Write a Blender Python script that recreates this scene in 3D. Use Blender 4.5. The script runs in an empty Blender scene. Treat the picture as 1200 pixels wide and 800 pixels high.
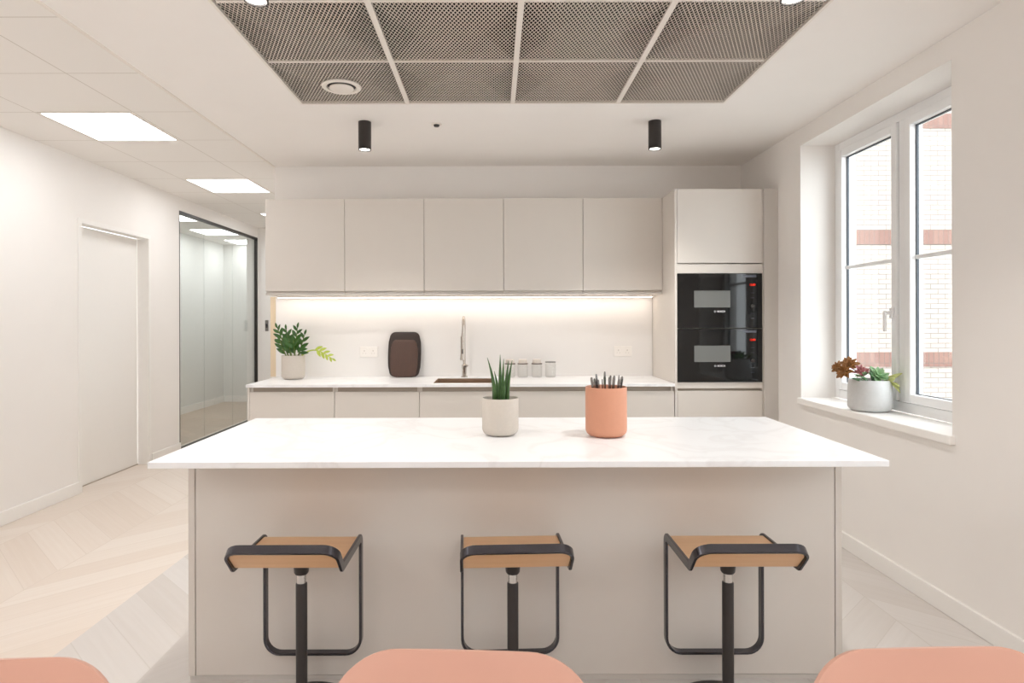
import bpy, bmesh, math, random
from mathutils import Vector, Matrix
random.seed(7)
S = bpy.context.scene
C = S.collection
PI = math.pi

# ------------------------------------------------------------------ helpers
def lin(r, g, b):
    f = lambda c: (c/255/12.92) if c/255 <= .04045 else ((c/255+.055)/1.055)**2.4
    return (f(r), f(g), f(b), 1)

class MB:
    """collects shapes into one mesh"""
    def __init__(s): s.bm = bmesh.new()
    def box(s, x0, x1, y0, y1, z0, z1, bev=0, seg=2):
        r = bmesh.ops.create_cube(s.bm, size=1)
        vs = r['verts']
        for v in vs:
            v.co = Vector(((x0+x1)/2+v.co.x*(x1-x0), (y0+y1)/2+v.co.y*(y1-y0), (z0+z1)/2+v.co.z*(z1-z0)))
        if bev:
            es = list({e for v in vs for e in v.link_edges})
            bmesh.ops.bevel(s.bm, geom=es, offset=bev, segments=seg, affect='EDGES', profile=.5)
        return s
    def cyl(s, p0, p1, r0, r1=None, n=24, cap=True):
        r1 = r0 if r1 is None else r1
        p0, p1 = Vector(p0), Vector(p1)
        d = p1-p0
        q = d.to_track_quat('Z', 'Y').to_matrix()
        A, B = [], []
        for i in range(n):
            a = 2*PI*i/n
            o = Vector((math.cos(a), math.sin(a), 0))
            A.append(s.bm.verts.new(p0+q@(o*r0))); B.append(s.bm.verts.new(p1+q@(o*r1)))
        for i in range(n):
            j = (i+1) % n
            s.bm.faces.new((A[i], A[j], B[j], B[i]))
        if cap:
            s.bm.faces.new(A[::-1]); s.bm.faces.new(B)
        return s
    def tube(s, pts, rad, n=10):
        """tapered tube through pts; rad a number or a list"""
        pts = [Vector(p) for p in pts]
        if not isinstance(rad, (list, tuple)): rad = [rad]*len(pts)
        rings = []
        up = None
        for i, p in enumerate(pts):
            t = (pts[min(i+1, len(pts)-1)]-pts[max(i-1, 0)]).normalized()
            if up is None:
                up = Vector((0, 0, 1)) if abs(t.z) < .9 else Vector((1, 0, 0))
            u = (up-t*up.dot(t)).normalized(); up = u
            w = t.cross(u)
            rings.append([s.bm.verts.new(p+(u*math.cos(2*PI*k/n)+w*math.sin(2*PI*k/n))*rad[i]) for k in range(n)])
        for a, b in zip(rings, rings[1:]):
            for k in range(n):
                j = (k+1) % n
                s.bm.faces.new((a[k], a[j], b[j], b[k]))
        s.bm.faces.new(rings[0][::-1]); s.bm.faces.new(rings[-1])
        return s
    def lathe(s, prof, n=48, c=(0, 0, 0)):
        """prof: list of (r, z); r = 0 closes"""
        c = Vector(c)
        rings = []
        for r, z in prof:
            if r < 1e-6: rings.append([s.bm.verts.new(c+Vector((0, 0, z)))])
            else: rings.append([s.bm.verts.new(c+Vector((r*math.cos(2*PI*k/n), r*math.sin(2*PI*k/n), z))) for k in range(n)])
        for a, b in zip(rings, rings[1:]):
            for k in range(n):
                j = (k+1) % n
                if len(a) == 1 and len(b) == 1: continue
                if len(a) == 1: s.bm.faces.new((a[0], b[j], b[k]))
                elif len(b) == 1: s.bm.faces.new((a[k], a[j], b[0]))
                else: s.bm.faces.new((a[k], a[j], b[j], b[k]))
        return s
    def prism(s, outline, axis, d0, d1, bev=0):
        """outline of 2-D points pushed along axis from d0 to d1"""
        def P(u, v, d):
            return {'x': (d, u, v), 'y': (u, d, v), 'z': (u, v, d)}[axis]
        A = [s.bm.verts.new(P(u, v, d0)) for u, v in outline]
        B = [s.bm.verts.new(P(u, v, d1)) for u, v in outline]
        n = len(outline)
        fs = [s.bm.faces.new(A[::-1]), s.bm.faces.new(B)]
        for i in range(n):
            j = (i+1) % n
            fs.append(s.bm.faces.new((A[i], A[j], B[j], B[i])))
        if bev:
            es = list({e for f in fs[:2] for e in f.edges})
            bmesh.ops.bevel(s.bm, geom=es, offset=bev, segments=2, affect='EDGES', profile=.5)
        return s
    def leaf(s, base, direction, normal, length, width, bend=.15, fold=.25, thick=0.0012, n=7):
        """pointed leaf with a folded midrib and real thickness"""
        d = Vector(direction).normalized(); nn = Vector(normal)
        nn = (nn-d*nn.dot(d)).normalized(); w = d.cross(nn)
        base = Vector(base)
        top, bot = [], []
        for i in range(n):
            t = i/(n-1)
            hw = width/2*max(.04, math.sin(PI*min(1, t*.93+.05))**.8)
            c = base+d*length*t+nn*(-bend*length*t*t)
            row = [c-w*hw+nn*fold*hw, c, c+w*hw+nn*fold*hw]
            top.append([s.bm.verts.new(p+nn*thick) for p in row])
            bot.append([s.bm.verts.new(p-nn*thick) for p in row])
        for i in range(n-1):
            for k in range(2):
                s.bm.faces.new((top[i][k], top[i][k+1], top[i+1][k+1], top[i+1][k]))
                s.bm.faces.new((bot[i][k+1], bot[i][k], bot[i+1][k], bot[i+1][k+1]))
            s.bm.faces.new((top[i][0], top[i+1][0], bot[i+1][0], bot[i][0]))
            s.bm.faces.new((top[i+1][2], top[i][2], bot[i][2], bot[i+1][2]))
        for e in (0, n-1):
            a, b = top[e], bot[e]
            f = (a[0], b[0], b[1], b[2], a[2], a[1])
            s.bm.faces.new(f if e == 0 else f[::-1])
        return s
    def build(s, name, mat, parent=None, smooth=False, loc=None):
        bmesh.ops.recalc_face_normals(s.bm, faces=s.bm.faces[:])
        me = bpy.data.meshes.new(name)
        s.bm.to_mesh(me); s.bm.free()
        o = bpy.data.objects.new(name, me); C.objects.link(o)
        for m in (mat if isinstance(mat, (list, tuple)) else [mat]): me.materials.append(m)
        if smooth:
            me.set_sharp_from_angle(angle=math.radians(38))
            for p in me.polygons: p.use_smooth = True
        if parent is not None: o.parent = parent
        if loc is not None: o.location = loc
        return o

def tag(o, label=None, cat=None, group=None, kind=None):
    if label: o['label'] = label
    if cat: o['category'] = cat
    if group: o['group'] = group
    if kind: o['kind'] = kind
    return o
def thing(name, label, cat, loc=(0, 0, 0), rotz=0, group=None, kind=None):
    o = bpy.data.objects.new(name, None); C.objects.link(o)
    o.empty_display_size = .05
    o.location = loc; o.rotation_euler = (0, 0, rotz)
    return tag(o, label, cat, group, kind)
def dup(root, loc, rotz=0, label=None, group=None):
    r = root.copy(); C.objects.link(r); r.location = loc; r.rotation_euler = (0, 0, rotz)
    if label: r['label'] = label
    if group: r['group'] = group
    for ch in list(root.children):
        c = ch.copy(); C.objects.link(c); c.parent = r
        for g in ch.children:
            d = g.copy(); C.objects.link(d); d.parent = c
    return r
def struct(name, mb, mat, label=None, cat=None):
    o = mb.build(name, mat)
    return tag(o, label, cat, kind='structure')

# ------------------------------------------------------------------ materials
def newmat(name):
    m = bpy.data.materials.new(name); m.use_nodes = True
    nt = m.node_tree; nt.nodes.clear()
    out = nt.nodes.new('ShaderNodeOutputMaterial')
    return m, nt, out
def pm(name, col, rough=.5, metal=0, spec=.5, coat=0, var=.03, scale=30, bump=0, stretch=(1, 1, 1), col2=None):
    """principled with a soft procedural variation"""
    m, nt, out = newmat(name)
    N, L = nt.nodes, nt.links
    b = N.new('ShaderNodeBsdfPrincipled')
    b.inputs['Roughness'].default_value = rough; b.inputs['Metallic'].default_value = metal
    b.inputs['Specular IOR Level'].default_value = spec
    b.inputs['Coat Weight'].default_value = coat
    tc = N.new('ShaderNodeTexCoord'); mp = N.new('ShaderNodeMapping'); mp.inputs['Scale'].default_value = stretch
    L.new(tc.outputs['Object'], mp.inputs['Vector'])
    nz = N.new('ShaderNodeTexNoise'); nz.inputs['Scale'].default_value = scale; nz.inputs['Detail'].default_value = 4
    L.new(mp.outputs['Vector'], nz.inputs['Vector'])
    mx = N.new('ShaderNodeMix'); mx.data_type = 'RGBA'
    c2 = col2 or tuple(min(1, c*(1-var*2)) for c in col[:3])+(1,)
    c1 = col if col2 else tuple(min(1, c*(1+var)) for c in col[:3])+(1,)
    mx.inputs[6].default_value = c1; mx.inputs[7].default_value = c2
    L.new(nz.outputs['Fac'], mx.inputs[0]); L.new(mx.outputs[2], b.inputs['Base Color'])
    if bump:
        bp = N.new('ShaderNodeBump'); bp.inputs['Strength'].default_value = bump; bp.inputs['Distance'].default_value = .002
        L.new(nz.outputs['Fac'], bp.inputs['Height']); L.new(bp.outputs['Normal'], b.inputs['Normal'])
    L.new(b.outputs[0], out.inputs[0])
    return m
def emit(name, col, strength):
    m, nt, out = newmat(name)
    e = nt.nodes.new('ShaderNodeEmission'); e.inputs[0].default_value = col; e.inputs[1].default_value = strength
    nt.links.new(e.outputs[0], out.inputs[0])
    return m
def glass(name, tint, refl=.08, rough=0.0):
    """thin pane: lets light straight through, mirrors a little"""
    m, nt, out = newmat(name)
    N, L = nt.nodes, nt.links
    t = N.new('ShaderNodeBsdfTransparent'); t.inputs[0].default_value = tint
    g = N.new('ShaderNodeBsdfGlossy'); g.inputs['Roughness'].default_value = rough
    lw = N.new('ShaderNodeLayerWeight'); lw.inputs['Blend'].default_value = .5
    k = NX(nt)                                     # Schlick's curve, the same from both sides of the pane
    mu = N.new('ShaderNodeMath'); mu.operation = 'MULTIPLY'; mu.inputs[1].default_value = refl
    L.new(k.m('ADD', .04, k.m('MULTIPLY', .96, k.m('POWER', lw.outputs['Facing'], 5.0))), mu.inputs[0])
    mx = N.new('ShaderNodeMixShader')
    L.new(mu.outputs[0], mx.inputs[0]); L.new(t.outputs[0], mx.inputs[1]); L.new(g.outputs[0], mx.inputs[2])
    L.new(mx.outputs[0], out.inputs[0])
    return m

class NX:
    """tiny maths-node writer"""
    def __init__(s, nt): s.nt = nt
    def m(s, op, a, b=0.0, c=0.0):
        n = s.nt.nodes.new('ShaderNodeMath'); n.operation = op
        for i, v in enumerate((a, b, c)):
            if hasattr(v, 'is_output'): s.nt.links.new(v, n.inputs[i])
            else: n.inputs[i].default_value = v
        return n.outputs[0]
    def xyz(s):
        g = s.nt.nodes.new('ShaderNodeNewGeometry'); p = s.nt.nodes.new('ShaderNodeSeparateXYZ')
        s.nt.links.new(g.outputs['Position'], p.inputs[0])
        return p.outputs
    def vec(s, x, y, z):
        n = s.nt.nodes.new('ShaderNodeCombineXYZ')
        for i, v in enumerate((x, y, z)):
            if hasattr(v, 'is_output'): s.nt.links.new(v, n.inputs[i])
            else: n.inputs[i].default_value = v
        return n.outputs[0]
    def mix(s, f, a, b):
        n = s.nt.nodes.new('ShaderNodeMix'); n.data_type = 'RGBA'
        for i, v in ((0, f), (6, a), (7, b)):
            if hasattr(v, 'is_output'): s.nt.links.new(v, n.inputs[i])
            else: n.inputs[i].default_value = v
        return n.outputs[2]

def chevron_floor(name, ca, cb, cj, half=.62, w=.19, rough=.45, off=0.0, jw=.006):
    m, nt, out = newmat(name)
    k = NX(nt)
    x, y, z = k.xyz()
    u = k.m('DIVIDE', k.m('ADD', x, 50+off), half)
    col = k.m('FLOOR', u)
    par = k.m('MODULO', col, 2.0)
    fu = k.m('FRACT', u)
    tri = k.m('ADD', k.m('MULTIPLY', fu, k.m('SUBTRACT', 1.0, k.m('MULTIPLY', par, 2.0))), par)   # 0..1..0
    v = k.m('DIVIDE', k.m('ADD', k.m('ADD', y, 50.0), k.m('MULTIPLY', tri, half)), w)
    row = k.m('FLOOR', v)
    fv = k.m('FRACT', v)
    wn = nt.nodes.new('ShaderNodeTexWhiteNoise'); wn.noise_dimensions = '3D'
    nt.links.new(k.vec(row, col, 0), wn.inputs['Vector'])
    nz = nt.nodes.new('ShaderNodeTexNoise'); nz.inputs['Scale'].default_value = 1; nz.inputs['Detail'].default_value = 5
    nt.links.new(k.vec(k.m('MULTIPLY', v, 9.0), k.m('MULTIPLY', x, 2.2), k.m('MULTIPLY', wn.outputs['Value'], 40)), nz.inputs['Vector'])
    f = k.m('ADD', k.m('MULTIPLY', wn.outputs['Value'], .5), k.m('MULTIPLY', nz.outputs['Fac'], .6))
    base = k.mix(f, ca, cb)
    j1 = k.m('LESS_THAN', k.m('MINIMUM', fv, k.m('SUBTRACT', 1.0, fv)), jw/w/2)
    j2 = k.m('LESS_THAN', k.m('MINIMUM', fu, k.m('SUBTRACT', 1.0, fu)), jw/half/2)
    c = k.mix(k.m('MAXIMUM', j1, j2), base, cj)
    b = nt.nodes.new('ShaderNodeBsdfPrincipled'); b.inputs['Roughness'].default_value = rough
    nt.links.new(c, b.inputs['Base Color']); nt.links.new(b.outputs[0], out.inputs[0])
    return m
def tile_ceiling(name, col, cj, ox, oy, p=.6, g=.006):
    m, nt, out = newmat(name)
    k = NX(nt); x, y, z = k.xyz()
    fs = []
    for a, o in ((x, ox), (y, oy)):
        q = k.m('FRACT', k.m('DIVIDE', k.m('ADD', a, 60+o), p))
        fs.append(k.m('LESS_THAN', k.m('MINIMUM', q, k.m('SUBTRACT', 1.0, q)), g/p/2))
    c = k.mix(k.m('MAXIMUM', fs[0], fs[1]), col, cj)
    b = nt.nodes.new('ShaderNodeBsdfPrincipled'); b.inputs['Roughness'].default_value = .8
    nt.links.new(c, b.inputs['Base Color']); nt.links.new(b.outputs[0], out.inputs[0])
    return m
def brick(name, c1, c2, mortar, bw, bh, vert=False):
    m, nt, out = newmat(name)
    k = NX(nt); x, y, z = k.xyz()
    bt = nt.nodes.new('ShaderNodeTexBrick')
    bt.inputs['Color1'].default_value = c1; bt.inputs['Color2'].default_value = c2; bt.inputs['Mortar'].default_value = mortar
    bt.inputs['Scale'].default_value = 1; bt.inputs['Brick Width'].default_value = bw; bt.inputs['Row Height'].default_value = bh
    bt.inputs['Mortar Size'].default_value = .006; bt.inputs['Mortar Smooth'].default_value = .1
    if vert: bt.offset = 0
    nt.links.new(k.vec(x, z, 0), bt.inputs['Vector'])
    b = nt.nodes.new('ShaderNodeBsdfPrincipled'); b.inputs['Roughness'].default_value = .85
    nt.links.new(bt.outputs['Color'], b.inputs['Base Color']); nt.links.new(b.outputs[0], out.inputs[0])
    return m
def marble(name, base, vein):
    m, nt, out = newmat(name)
    k = NX(nt); x, y, z = k.xyz()
    n1 = nt.nodes.new('ShaderNodeTexNoise'); n1.inputs['Scale'].default_value = 1.6; n1.inputs['Detail'].default_value = 6; n1.inputs['Distortion'].default_value = 1.2
    nt.links.new(k.vec(k.m('ADD', x, y), k.m('SUBTRACT', y, x), z), n1.inputs['Vector'])
    d = k.m('ABSOLUTE', k.m('SUBTRACT', n1.outputs['Fac'], .5))
    f = k.m('MULTIPLY', k.m('SUBTRACT', 1.0, k.m('MINIMUM', k.m('MULTIPLY', d, 22.0), 1.0)), .55)
    c = k.mix(f, base, vein)
    b = nt.nodes.new('ShaderNodeBsdfPrincipled'); b.inputs['Roughness'].default_value = .28
    nt.links.new(c, b.inputs['Base Color']); nt.links.new(b.outputs[0], out.inputs[0])
    return m
def wood(name, ca, cb, axis=0):
    m, nt, out = newmat(name)
    N, L = nt.nodes, nt.links
    tc = N.new('ShaderNodeTexCoord'); mp = N.new('ShaderNodeMapping')
    mp.inputs['Scale'].default_value = (3, 70, 70) if axis == 0 else (70, 3, 70)
    nz = N.new('ShaderNodeTexNoise'); nz.inputs['Scale'].default_value = 1; nz.inputs['Detail'].default_value = 5
    L.new(tc.outputs['Object'], mp.inputs[0]); L.new(mp.outputs[0], nz.inputs['Vector'])
    mx = N.new('ShaderNodeMix'); mx.data_type = 'RGBA'; mx.inputs[6].default_value = ca; mx.inputs[7].default_value = cb
    L.new(nz.outputs['Fac'], mx.inputs[0])
    b = N.new('ShaderNodeBsdfPrincipled'); b.inputs['Roughness'].default_value = .42
    L.new(mx.outputs[2], b.inputs['Base Color']); L.new(b.outputs[0], out.inputs[0])
    return m

M = {}
M['wall'] = pm('wall_paint', lin(237, 234, 231), .7, var=.008, scale=6, spec=.3)
M['ceil'] = pm('ceiling_paint', lin(241, 238, 235), .8, var=.008, scale=5, spec=.2)
M['tile'] = tile_ceiling('ceiling_tiles', lin(236, 233, 229), lin(204, 198, 190), .4, .35)
M['void'] = pm('void_black', lin(20, 18, 17), .9, var=.1, scale=4)
M['white'] = pm('white_gloss_paint', lin(238, 236, 233), .35, var=.006)
M['upvc'] = pm('white_window_frame', lin(238, 239, 240), .3, var=.006)
M['sill'] = pm('white_sill', lin(242, 240, 237), .3, var=.006)
M['cab'] = pm('cashmere_lacquer', lin(213, 207, 200), .42, var=.008, scale=8)
M['cabedge'] = pm('cashmere_edge', lin(198, 193, 187), .5, var=.01)
M['recess'] = pm('handle_recess', lin(176, 165, 152), .5, var=.01)
M['quartz'] = marble('white_quartz', lin(240, 241, 243), lin(226, 225, 226))
M['splash'] = pm('white_splashback', lin(235, 233, 231), .3, var=.006, scale=5)
M['tan'] = pm('tan_edge', lin(224, 206, 178), .5, var=.02)
M['oak_floor'] = chevron_floor('oak_chevron_floor', lin(230, 222, 214), lin(214, 200, 187), lin(212, 200, 188), half=.62, w=.24, off=.08)
M['grey_floor'] = chevron_floor('grey_chevron_floor', lin(212, 208, 205), lin(196, 189, 183), lin(196, 190, 184), half=.62, w=.24, off=.3)
M['black'] = pm('black_powder_coat', lin(42, 36, 34), .38, var=.05, scale=80)
M['gunmetal'] = pm('dark_steel_frame', lin(80, 78, 83), .22, metal=.8, var=.05, scale=60)
M['chrome'] = pm('chrome', lin(214, 212, 210), .14, metal=1, var=.01)
M['steel'] = pm('brushed_steel', lin(188, 180, 172), .26, metal=1, var=.05, scale=40, stretch=(1, 20, 1))
M['cutlery'] = pm('cutlery_steel', lin(150, 148, 148), .2, metal=1, var=.1, scale=60)
M['sinkmetal'] = pm('sink_steel', lin(150, 124, 102), .42, metal=.5, var=.05, scale=40)
M['ply'] = wood('oak_ply', lin(208, 164, 122), lin(228, 190, 150))
M['glass'] = glass('window_glass', (.97, .98, .98, 1), 1.0)
M['pglass'] = glass('partition_glass', (.94, .955, .95, 1), 1.2)
M['jarglass'] = glass('jar_glass', (.975, .975, .97, 1), .7)
M['gasket'] = pm('dark_gasket', lin(66, 72, 80), .5, var=.02)
M['mesh'] = pm('pale_expanded_metal', lin(214, 206, 196), .5, var=.02)
M['gridbar'] = pm('white_grid_bar', lin(232, 226, 219), .5, var=.01)
M['ovenglass'] = pm('oven_black_glass', lin(9, 9, 10), .05, var=.02, spec=.5)
M['ovenwin'] = pm('oven_window_glass', lin(116, 118, 116), .12, var=.05, scale=4)
M['display'] = pm('oven_display', lin(92, 96, 108), .15)
M['logo'] = pm('white_print', lin(235, 235, 238), .4, var=.01)
M['red'] = emit('red_digits', (1, .04, .015, 1), .7)
M['redline'] = pm('red_mark', lin(170, 40, 34), .3)
M['terracotta'] = pm('terracotta_pot', lin(204, 145, 117), .55, var=.02, scale=60, bump=.06)
M['potcream'] = pm('cream_stoneware', lin(198, 190, 180), .6, var=.03, scale=90, bump=.08)
M['potgrey'] = pm('pale_grey_concrete', lin(205, 206, 206), .65, var=.04, scale=60, bump=.1)
M['soil'] = pm('dark_soil', lin(52, 40, 32), .95, var=.3, scale=120, bump=.6)
M['snake'] = pm('snake_plant_green', lin(28, 62, 26), .4, col2=lin(74, 112, 52), scale=18, stretch=(1, 1, 3))
M['zz'] = pm('zz_leaf_green', lin(26, 66, 22), .3, col2=lin(66, 112, 38), scale=18)
M['zzlight'] = pm('young_leaf_green', lin(150, 172, 42), .35, col2=lin(186, 196, 84), scale=18)
M['zzstem'] = pm('zz_stem', lin(70, 104, 42), .5, col2=lin(126, 138, 62))
M['succ'] = pm('succulent_pale_green', lin(128, 172, 124), .45, col2=lin(172, 204, 160), scale=20)
M['succdark'] = pm('succulent_dark_green', lin(48, 84, 54), .45, col2=lin(88, 124, 82), scale=20)
M['succbrown'] = pm('succulent_bronze', lin(122, 74, 34), .5, col2=lin(170, 124, 70), scale=20)
M['succpink'] = pm('succulent_pink', lin(190, 128, 132), .5, col2=lin(160, 96, 96), scale=20)
M['succyel'] = pm('succulent_yellow_green', lin(176, 186, 104), .5, col2=lin(206, 208, 148), scale=20)
M['boarddark'] = pm('dark_walnut_board', lin(46, 33, 28), .5, var=.12, scale=10, stretch=(12, 1, 1))
M['boardbrown'] = pm('brown_walnut_board', lin(78, 54, 44), .5, var=.1, scale=10, stretch=(12, 1, 1))
M['pink'] = pm('terracotta_pink_shell', lin(217, 168, 149), .4, var=.015, scale=10)
M['plate'] = pm('white_plastic', lin(240, 237, 233), .3, var=.005)
M['darkplate'] = pm('grey_switch', lin(120, 116, 112), .35)
M['pinhole'] = pm('pale_grey_plastic', lin(206, 201, 196), .5)
M['lid'] = pm('smoked_lid', lin(96, 82, 72), .4, var=.05)
M['lidpale'] = pm('pale_lid', lin(214, 206, 198), .4, var=.02)
M['meet'] = pm('meeting_room_paint', lin(222, 222, 219), .8, var=.01, scale=5)
M['yard'] = pm('grey_yard_paving', lin(140, 136, 130), .9, var=.05, scale=3)
M['tan_floor'] = chevron_floor('tan_chevron_floor', lin(190, 170, 150), lin(168, 148, 128), lin(150, 130, 110), half=.62, w=.24)
M['bricks'] = brick('white_brick', lin(148, 138, 130), lin(157, 148, 140), lin(114, 105, 98), .225, .075)
M['redbrick'] = brick('red_brick', lin(112, 82, 74), lin(122, 94, 84), lin(100, 86, 79), .075, .225, True)
M['led'] = emit('led_panel', (.985, .99, 1.0, 1), 4.3)
M['ledfill'] = emit('led_panel_fill', (.985, .99, 1.0, 1), 7.2)  # for the unseen panels added behind the camera as fill light
M['ledroom'] = emit('led_panel_room', (.97, .99, 1, 1), 4.6)
M['warm'] = emit('led_strip_warm', (1, .89, .78, 1), 8.0)
M['lens'] = emit('downlight_lens', (1, .95, .88, 1), 6.0)

# ------------------------------------------------------------------ the setting
H = 2.61
XL, XR, YB = -3.23, 2.05, 5.22
Y0 = -4.0
DIV = -1.81      # bead between the plasterboard and the tiled ceiling

struct('floor', MB().box(-1.76, XR+.4, Y0, 5.4, -.1, 0), M['grey_floor'])
struct('floor', MB().box(-3.38, -1.76, Y0, 8.8, -.1, 0), M['oak_floor'])
struct('floor', MB().box(-4.7, -3.38, 6.0, 10.7, -.1, 0), M['tan_floor'])

# plasterboard ceiling with the opening for the mesh tiles
MX0, MX1, MY0, MY1 = -1.122, 1.3476, 1.937, 3.707
c = MB()
c.box(DIV, MX0, Y0, 5.4, H, H+.06).box(MX1, XR+.4, Y0, 5.4, H, H+.06)
c.box(MX0, MX1, Y0, MY0, H, H+.06).box(MX0, MX1, MY1, 5.4, H, H+.06)
struct('ceiling', c, M['ceil'])
struct('ceiling', MB().box(-4.7, DIV, Y0, 10.7, H, H+.06), M['tile'])
v = MB()
v.box(MX0-.04, MX1+.04, MY0-.04, MY1+.04, 3.2, 3.25)
v.box(MX0-.04, MX0, MY0-.04, MY1+.04, H+.06, 3.2).box(MX1, MX1+.04, MY0-.04, MY1+.04, H+.06, 3.2)
v.box(MX0, MX1, MY0-.04, MY0, H+.06, 3.2).box(MX0, MX1, MY1, MY1+.04, H+.06, 3.2)
q = .003
v.box(MX0-.0, MX0+q, MY0, MY1, H+.012, H+.06).box(MX1-q, MX1, MY0, MY1, H+.012, H+.06).box(MX0, MX1, MY0, MY0+q, H+.012, H+.06).box(MX0, MX1, MY1-q, MY1, H+.012, H+.06)
v.cyl((-.6, MY0, 2.95), (-.6, MY1, 2.95), .09).cyl((MX0, 2.9, 3.05), (MX1, 2.9, 3.05), .05)
v.box(.3, .7, MY0, MY1, 2.85, 2.88)
struct('ceiling_void', v, M['void'])
# beads
struct('trim_1', MB().box(DIV-.012, DIV+.006, Y0, YB, H-.006, H+.01), M['gridbar'])
t = MB(); e = .012
t.box(MX0-e, MX0+.001, MY0, MY1, H-.004, H+.011).box(MX1-.001, MX1+e, MY0, MY1, H-.004, H+.011)
t.box(MX0-e, MX1+e, MY1-.001, MY1+e, H-.004, H+.011).box(MX0-e, MX1+e, MY0-e, MY0, H-.004, H+.03)
struct('trim_2', t, M['gridbar'])

# walls
DY0, DY1, DZ = 4.93, 5.91, 2.115           # doorway
GY0, GY1, GZ = 6.48, 8.63, 2.475           # glazed opening
w = MB(); T = XL-.15
w.box(T, XL, Y0, DY0, 0, H).box(T, XL, DY0, DY1, DZ, H).box(T, XL, DY1, GY0, 0, H).box(T, XL, GY0, GY1, GZ, H)
w.box(T, XL, GY1, 8.8, 0, H)
struct('wall_left', w, M['wall'])
struct('wall_back', MB().box(DIV, XR+.37, YB, YB+.18, 0, H), M['wall'])
struct('wall_corridor', MB().box(DIV, DIV+.12, YB+.18, 8.65, 0, H), M['wall'])
struct('wall_far', MB().box(XL, DIV+.12, 8.65, 8.8, 0, H), M['wall'])
struct('wall_rear', MB().box(T, XR+.37, Y0-.15, Y0, 0, H), M['wall'])
WZ0, WZ1 = .772, 2.496
wins = [(2.827, 4.22), (.35, 1.75)]
w = MB()
ys = [Y0, wins[1][0], wins[1][1], wins[0][0], wins[0][1], YB]
for i in range(5):
    a, b = ys[i], ys[i+1]
    if i % 2 == 0: w.box(XR, XR+.37, a, b, 0, H)
    else:
        w.box(XR, XR+.37, a, b, 0, WZ0).box(XR, XR+.37, a, b, WZ1, H)
struct('wall_right', w, M['wall'])
# meeting room behind the glass
w = MB()
w.box(-4.6, -4.5, 6.1, 10.6, 0, H).box(-4.5, T, 10.5, 10.6, 0, H).box(-4.5, T, 6.1, 6.2, 0, H).box(T-.02, T, 8.8, 10.5, 0, H)
struct('wall_meeting', w, M['meet'])
b = MB().box(-4.5, -4.485, 6.2, 10.5, 0, .1).box(-4.485, T-.02, 10.485, 10.5, 0, .1)
struct('baseboard_meeting', b, M['white'])

def skirt(o, x0, x1, y0, y1): o.box(x0, x1, y0, y1, 0, .092, .003, 1)
b = MB(); skirt(b, XR-.016, XR, Y0, 4.55); struct('baseboard_right', b, M['white'])
b = MB(); skirt(b, XL, XL+.016, Y0, DY0-.03); skirt(b, XL, XL+.016, DY1+.03, GY0); struct('baseboard_left', b, M['white'])
b = MB(); skirt(b, XL, DIV, 8.634, 8.65); struct('baseboard_far', b, M['white'])

# flush white door
d = thing('door_1', None, None, (XL, DY0, 0), kind='structure')
MB().box(-.146, -.104, .012, DY1-DY0-.012, .006, DZ-.012, .003).build('door_leaf', M['white'], d)
f = MB(); fw = DY1-DY0
f.box(-.1, .006, -.028, .010, 0, DZ+.028).box(-.1, .006, fw-.010, fw+.028, 0, DZ+.028).box(-.1, .006, .010, fw-.010, DZ-.010, DZ+.028)
f.build('door_frame', M['white'], d)
MB().box(-.104, -.096, .012, fw-.012, 0, .006).build('threshold', M['recess'], d)

# windows
def window(name, y0, y1):
    r = thing(name, None, None, (XR, y0, WZ0), kind='structure')
    W, Hh = y1-y0, WZ1-WZ0
    fx0, fx1 = .23, .30
    # sill
    MB().box(-.028, fx0, -.02, W+.02 if False else W, 0, .042, .006).build('window_sill', M['sill'], r)
    f = MB()
    f.box(fx0, fx1, 0, .05, .042, Hh, .004).box(fx0, fx1, W-.05, W, .042, Hh, .004)
    f.box(fx0, fx1, .05, W-.05, .042, .10, .004).box(fx0, fx1, .05, W-.05, Hh-.05, Hh, .004)
    f.box(fx0, fx1, W/2-.03, W/2+.03, .10, Hh-.05, .004)
    f.build('frame', M['upvc'], r)
    for a, b in ((.05, W/2-.03), (W/2+.03, W-.05)):
        s = MB(); q = .052; z0, z1 = .10, Hh-.05; sx0, sx1 = fx0-.014, fx1-.01
        s.box(sx0, sx1, a+.003, a+q, z0+.003, z1-.003, .006).box(sx0, sx1, b-q, b-.003, z0+.003, z1-.003, .006)
        s.box(sx0, sx1, a+q, b-q, z0+.003, z0+q, .006).box(sx0, sx1, a+q, b-q, z1-q, z1-.003, .006)
        so = s.build('sash', M['upvc'], r)
        g = MB(); k = .006
        gx0, gx1 = sx0+.034, sx0+.048
        g.box(gx0, gx1, a+q, a+q+k, z0+q, z1-q).box(gx0, gx1, b-q-k, b-q, z0+q, z1-q)
        g.box(gx0, gx1, a+q, b-q, z1-q-k, z1-q).box(gx0, gx1, a+q, b-q, z0+q, z0+q+.003)
        g.build('gasket', M['gasket'], so)
        MB().box(gx0+.007, gx0+.011, a+q, b-q, z0+q, z1-q).build('pane', M['glass'], so)
        zb = 1.672-WZ0
        MB().box(gx0-.006, gx1-.002, a+q, b-q, zb-.011, zb+.011, .003).build('glazing_bar', M['upvc'], so)
    hd = MB()
    hy, hz = W/2+.062, 1.37-WZ0
    hd.box(fx0-.030, fx0-.014, hy-.014, hy+.014, hz-.03, hz+.03, .005)
    hd.box(fx0-.062, fx0-.028, hy-.009, hy+.009, hz-.010, hz+.010, .004)
    hd.box(fx0-.070, fx0-.054, hy-.010, hy+.010, hz-.105, hz+.012, .006)
    hd.build('handle', M['upvc'], r)
    return r
window('window_1', *wins[0])
window('window_added', *wins[1])  # out-of-view window, added to bring in daylight and give reflections

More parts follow.
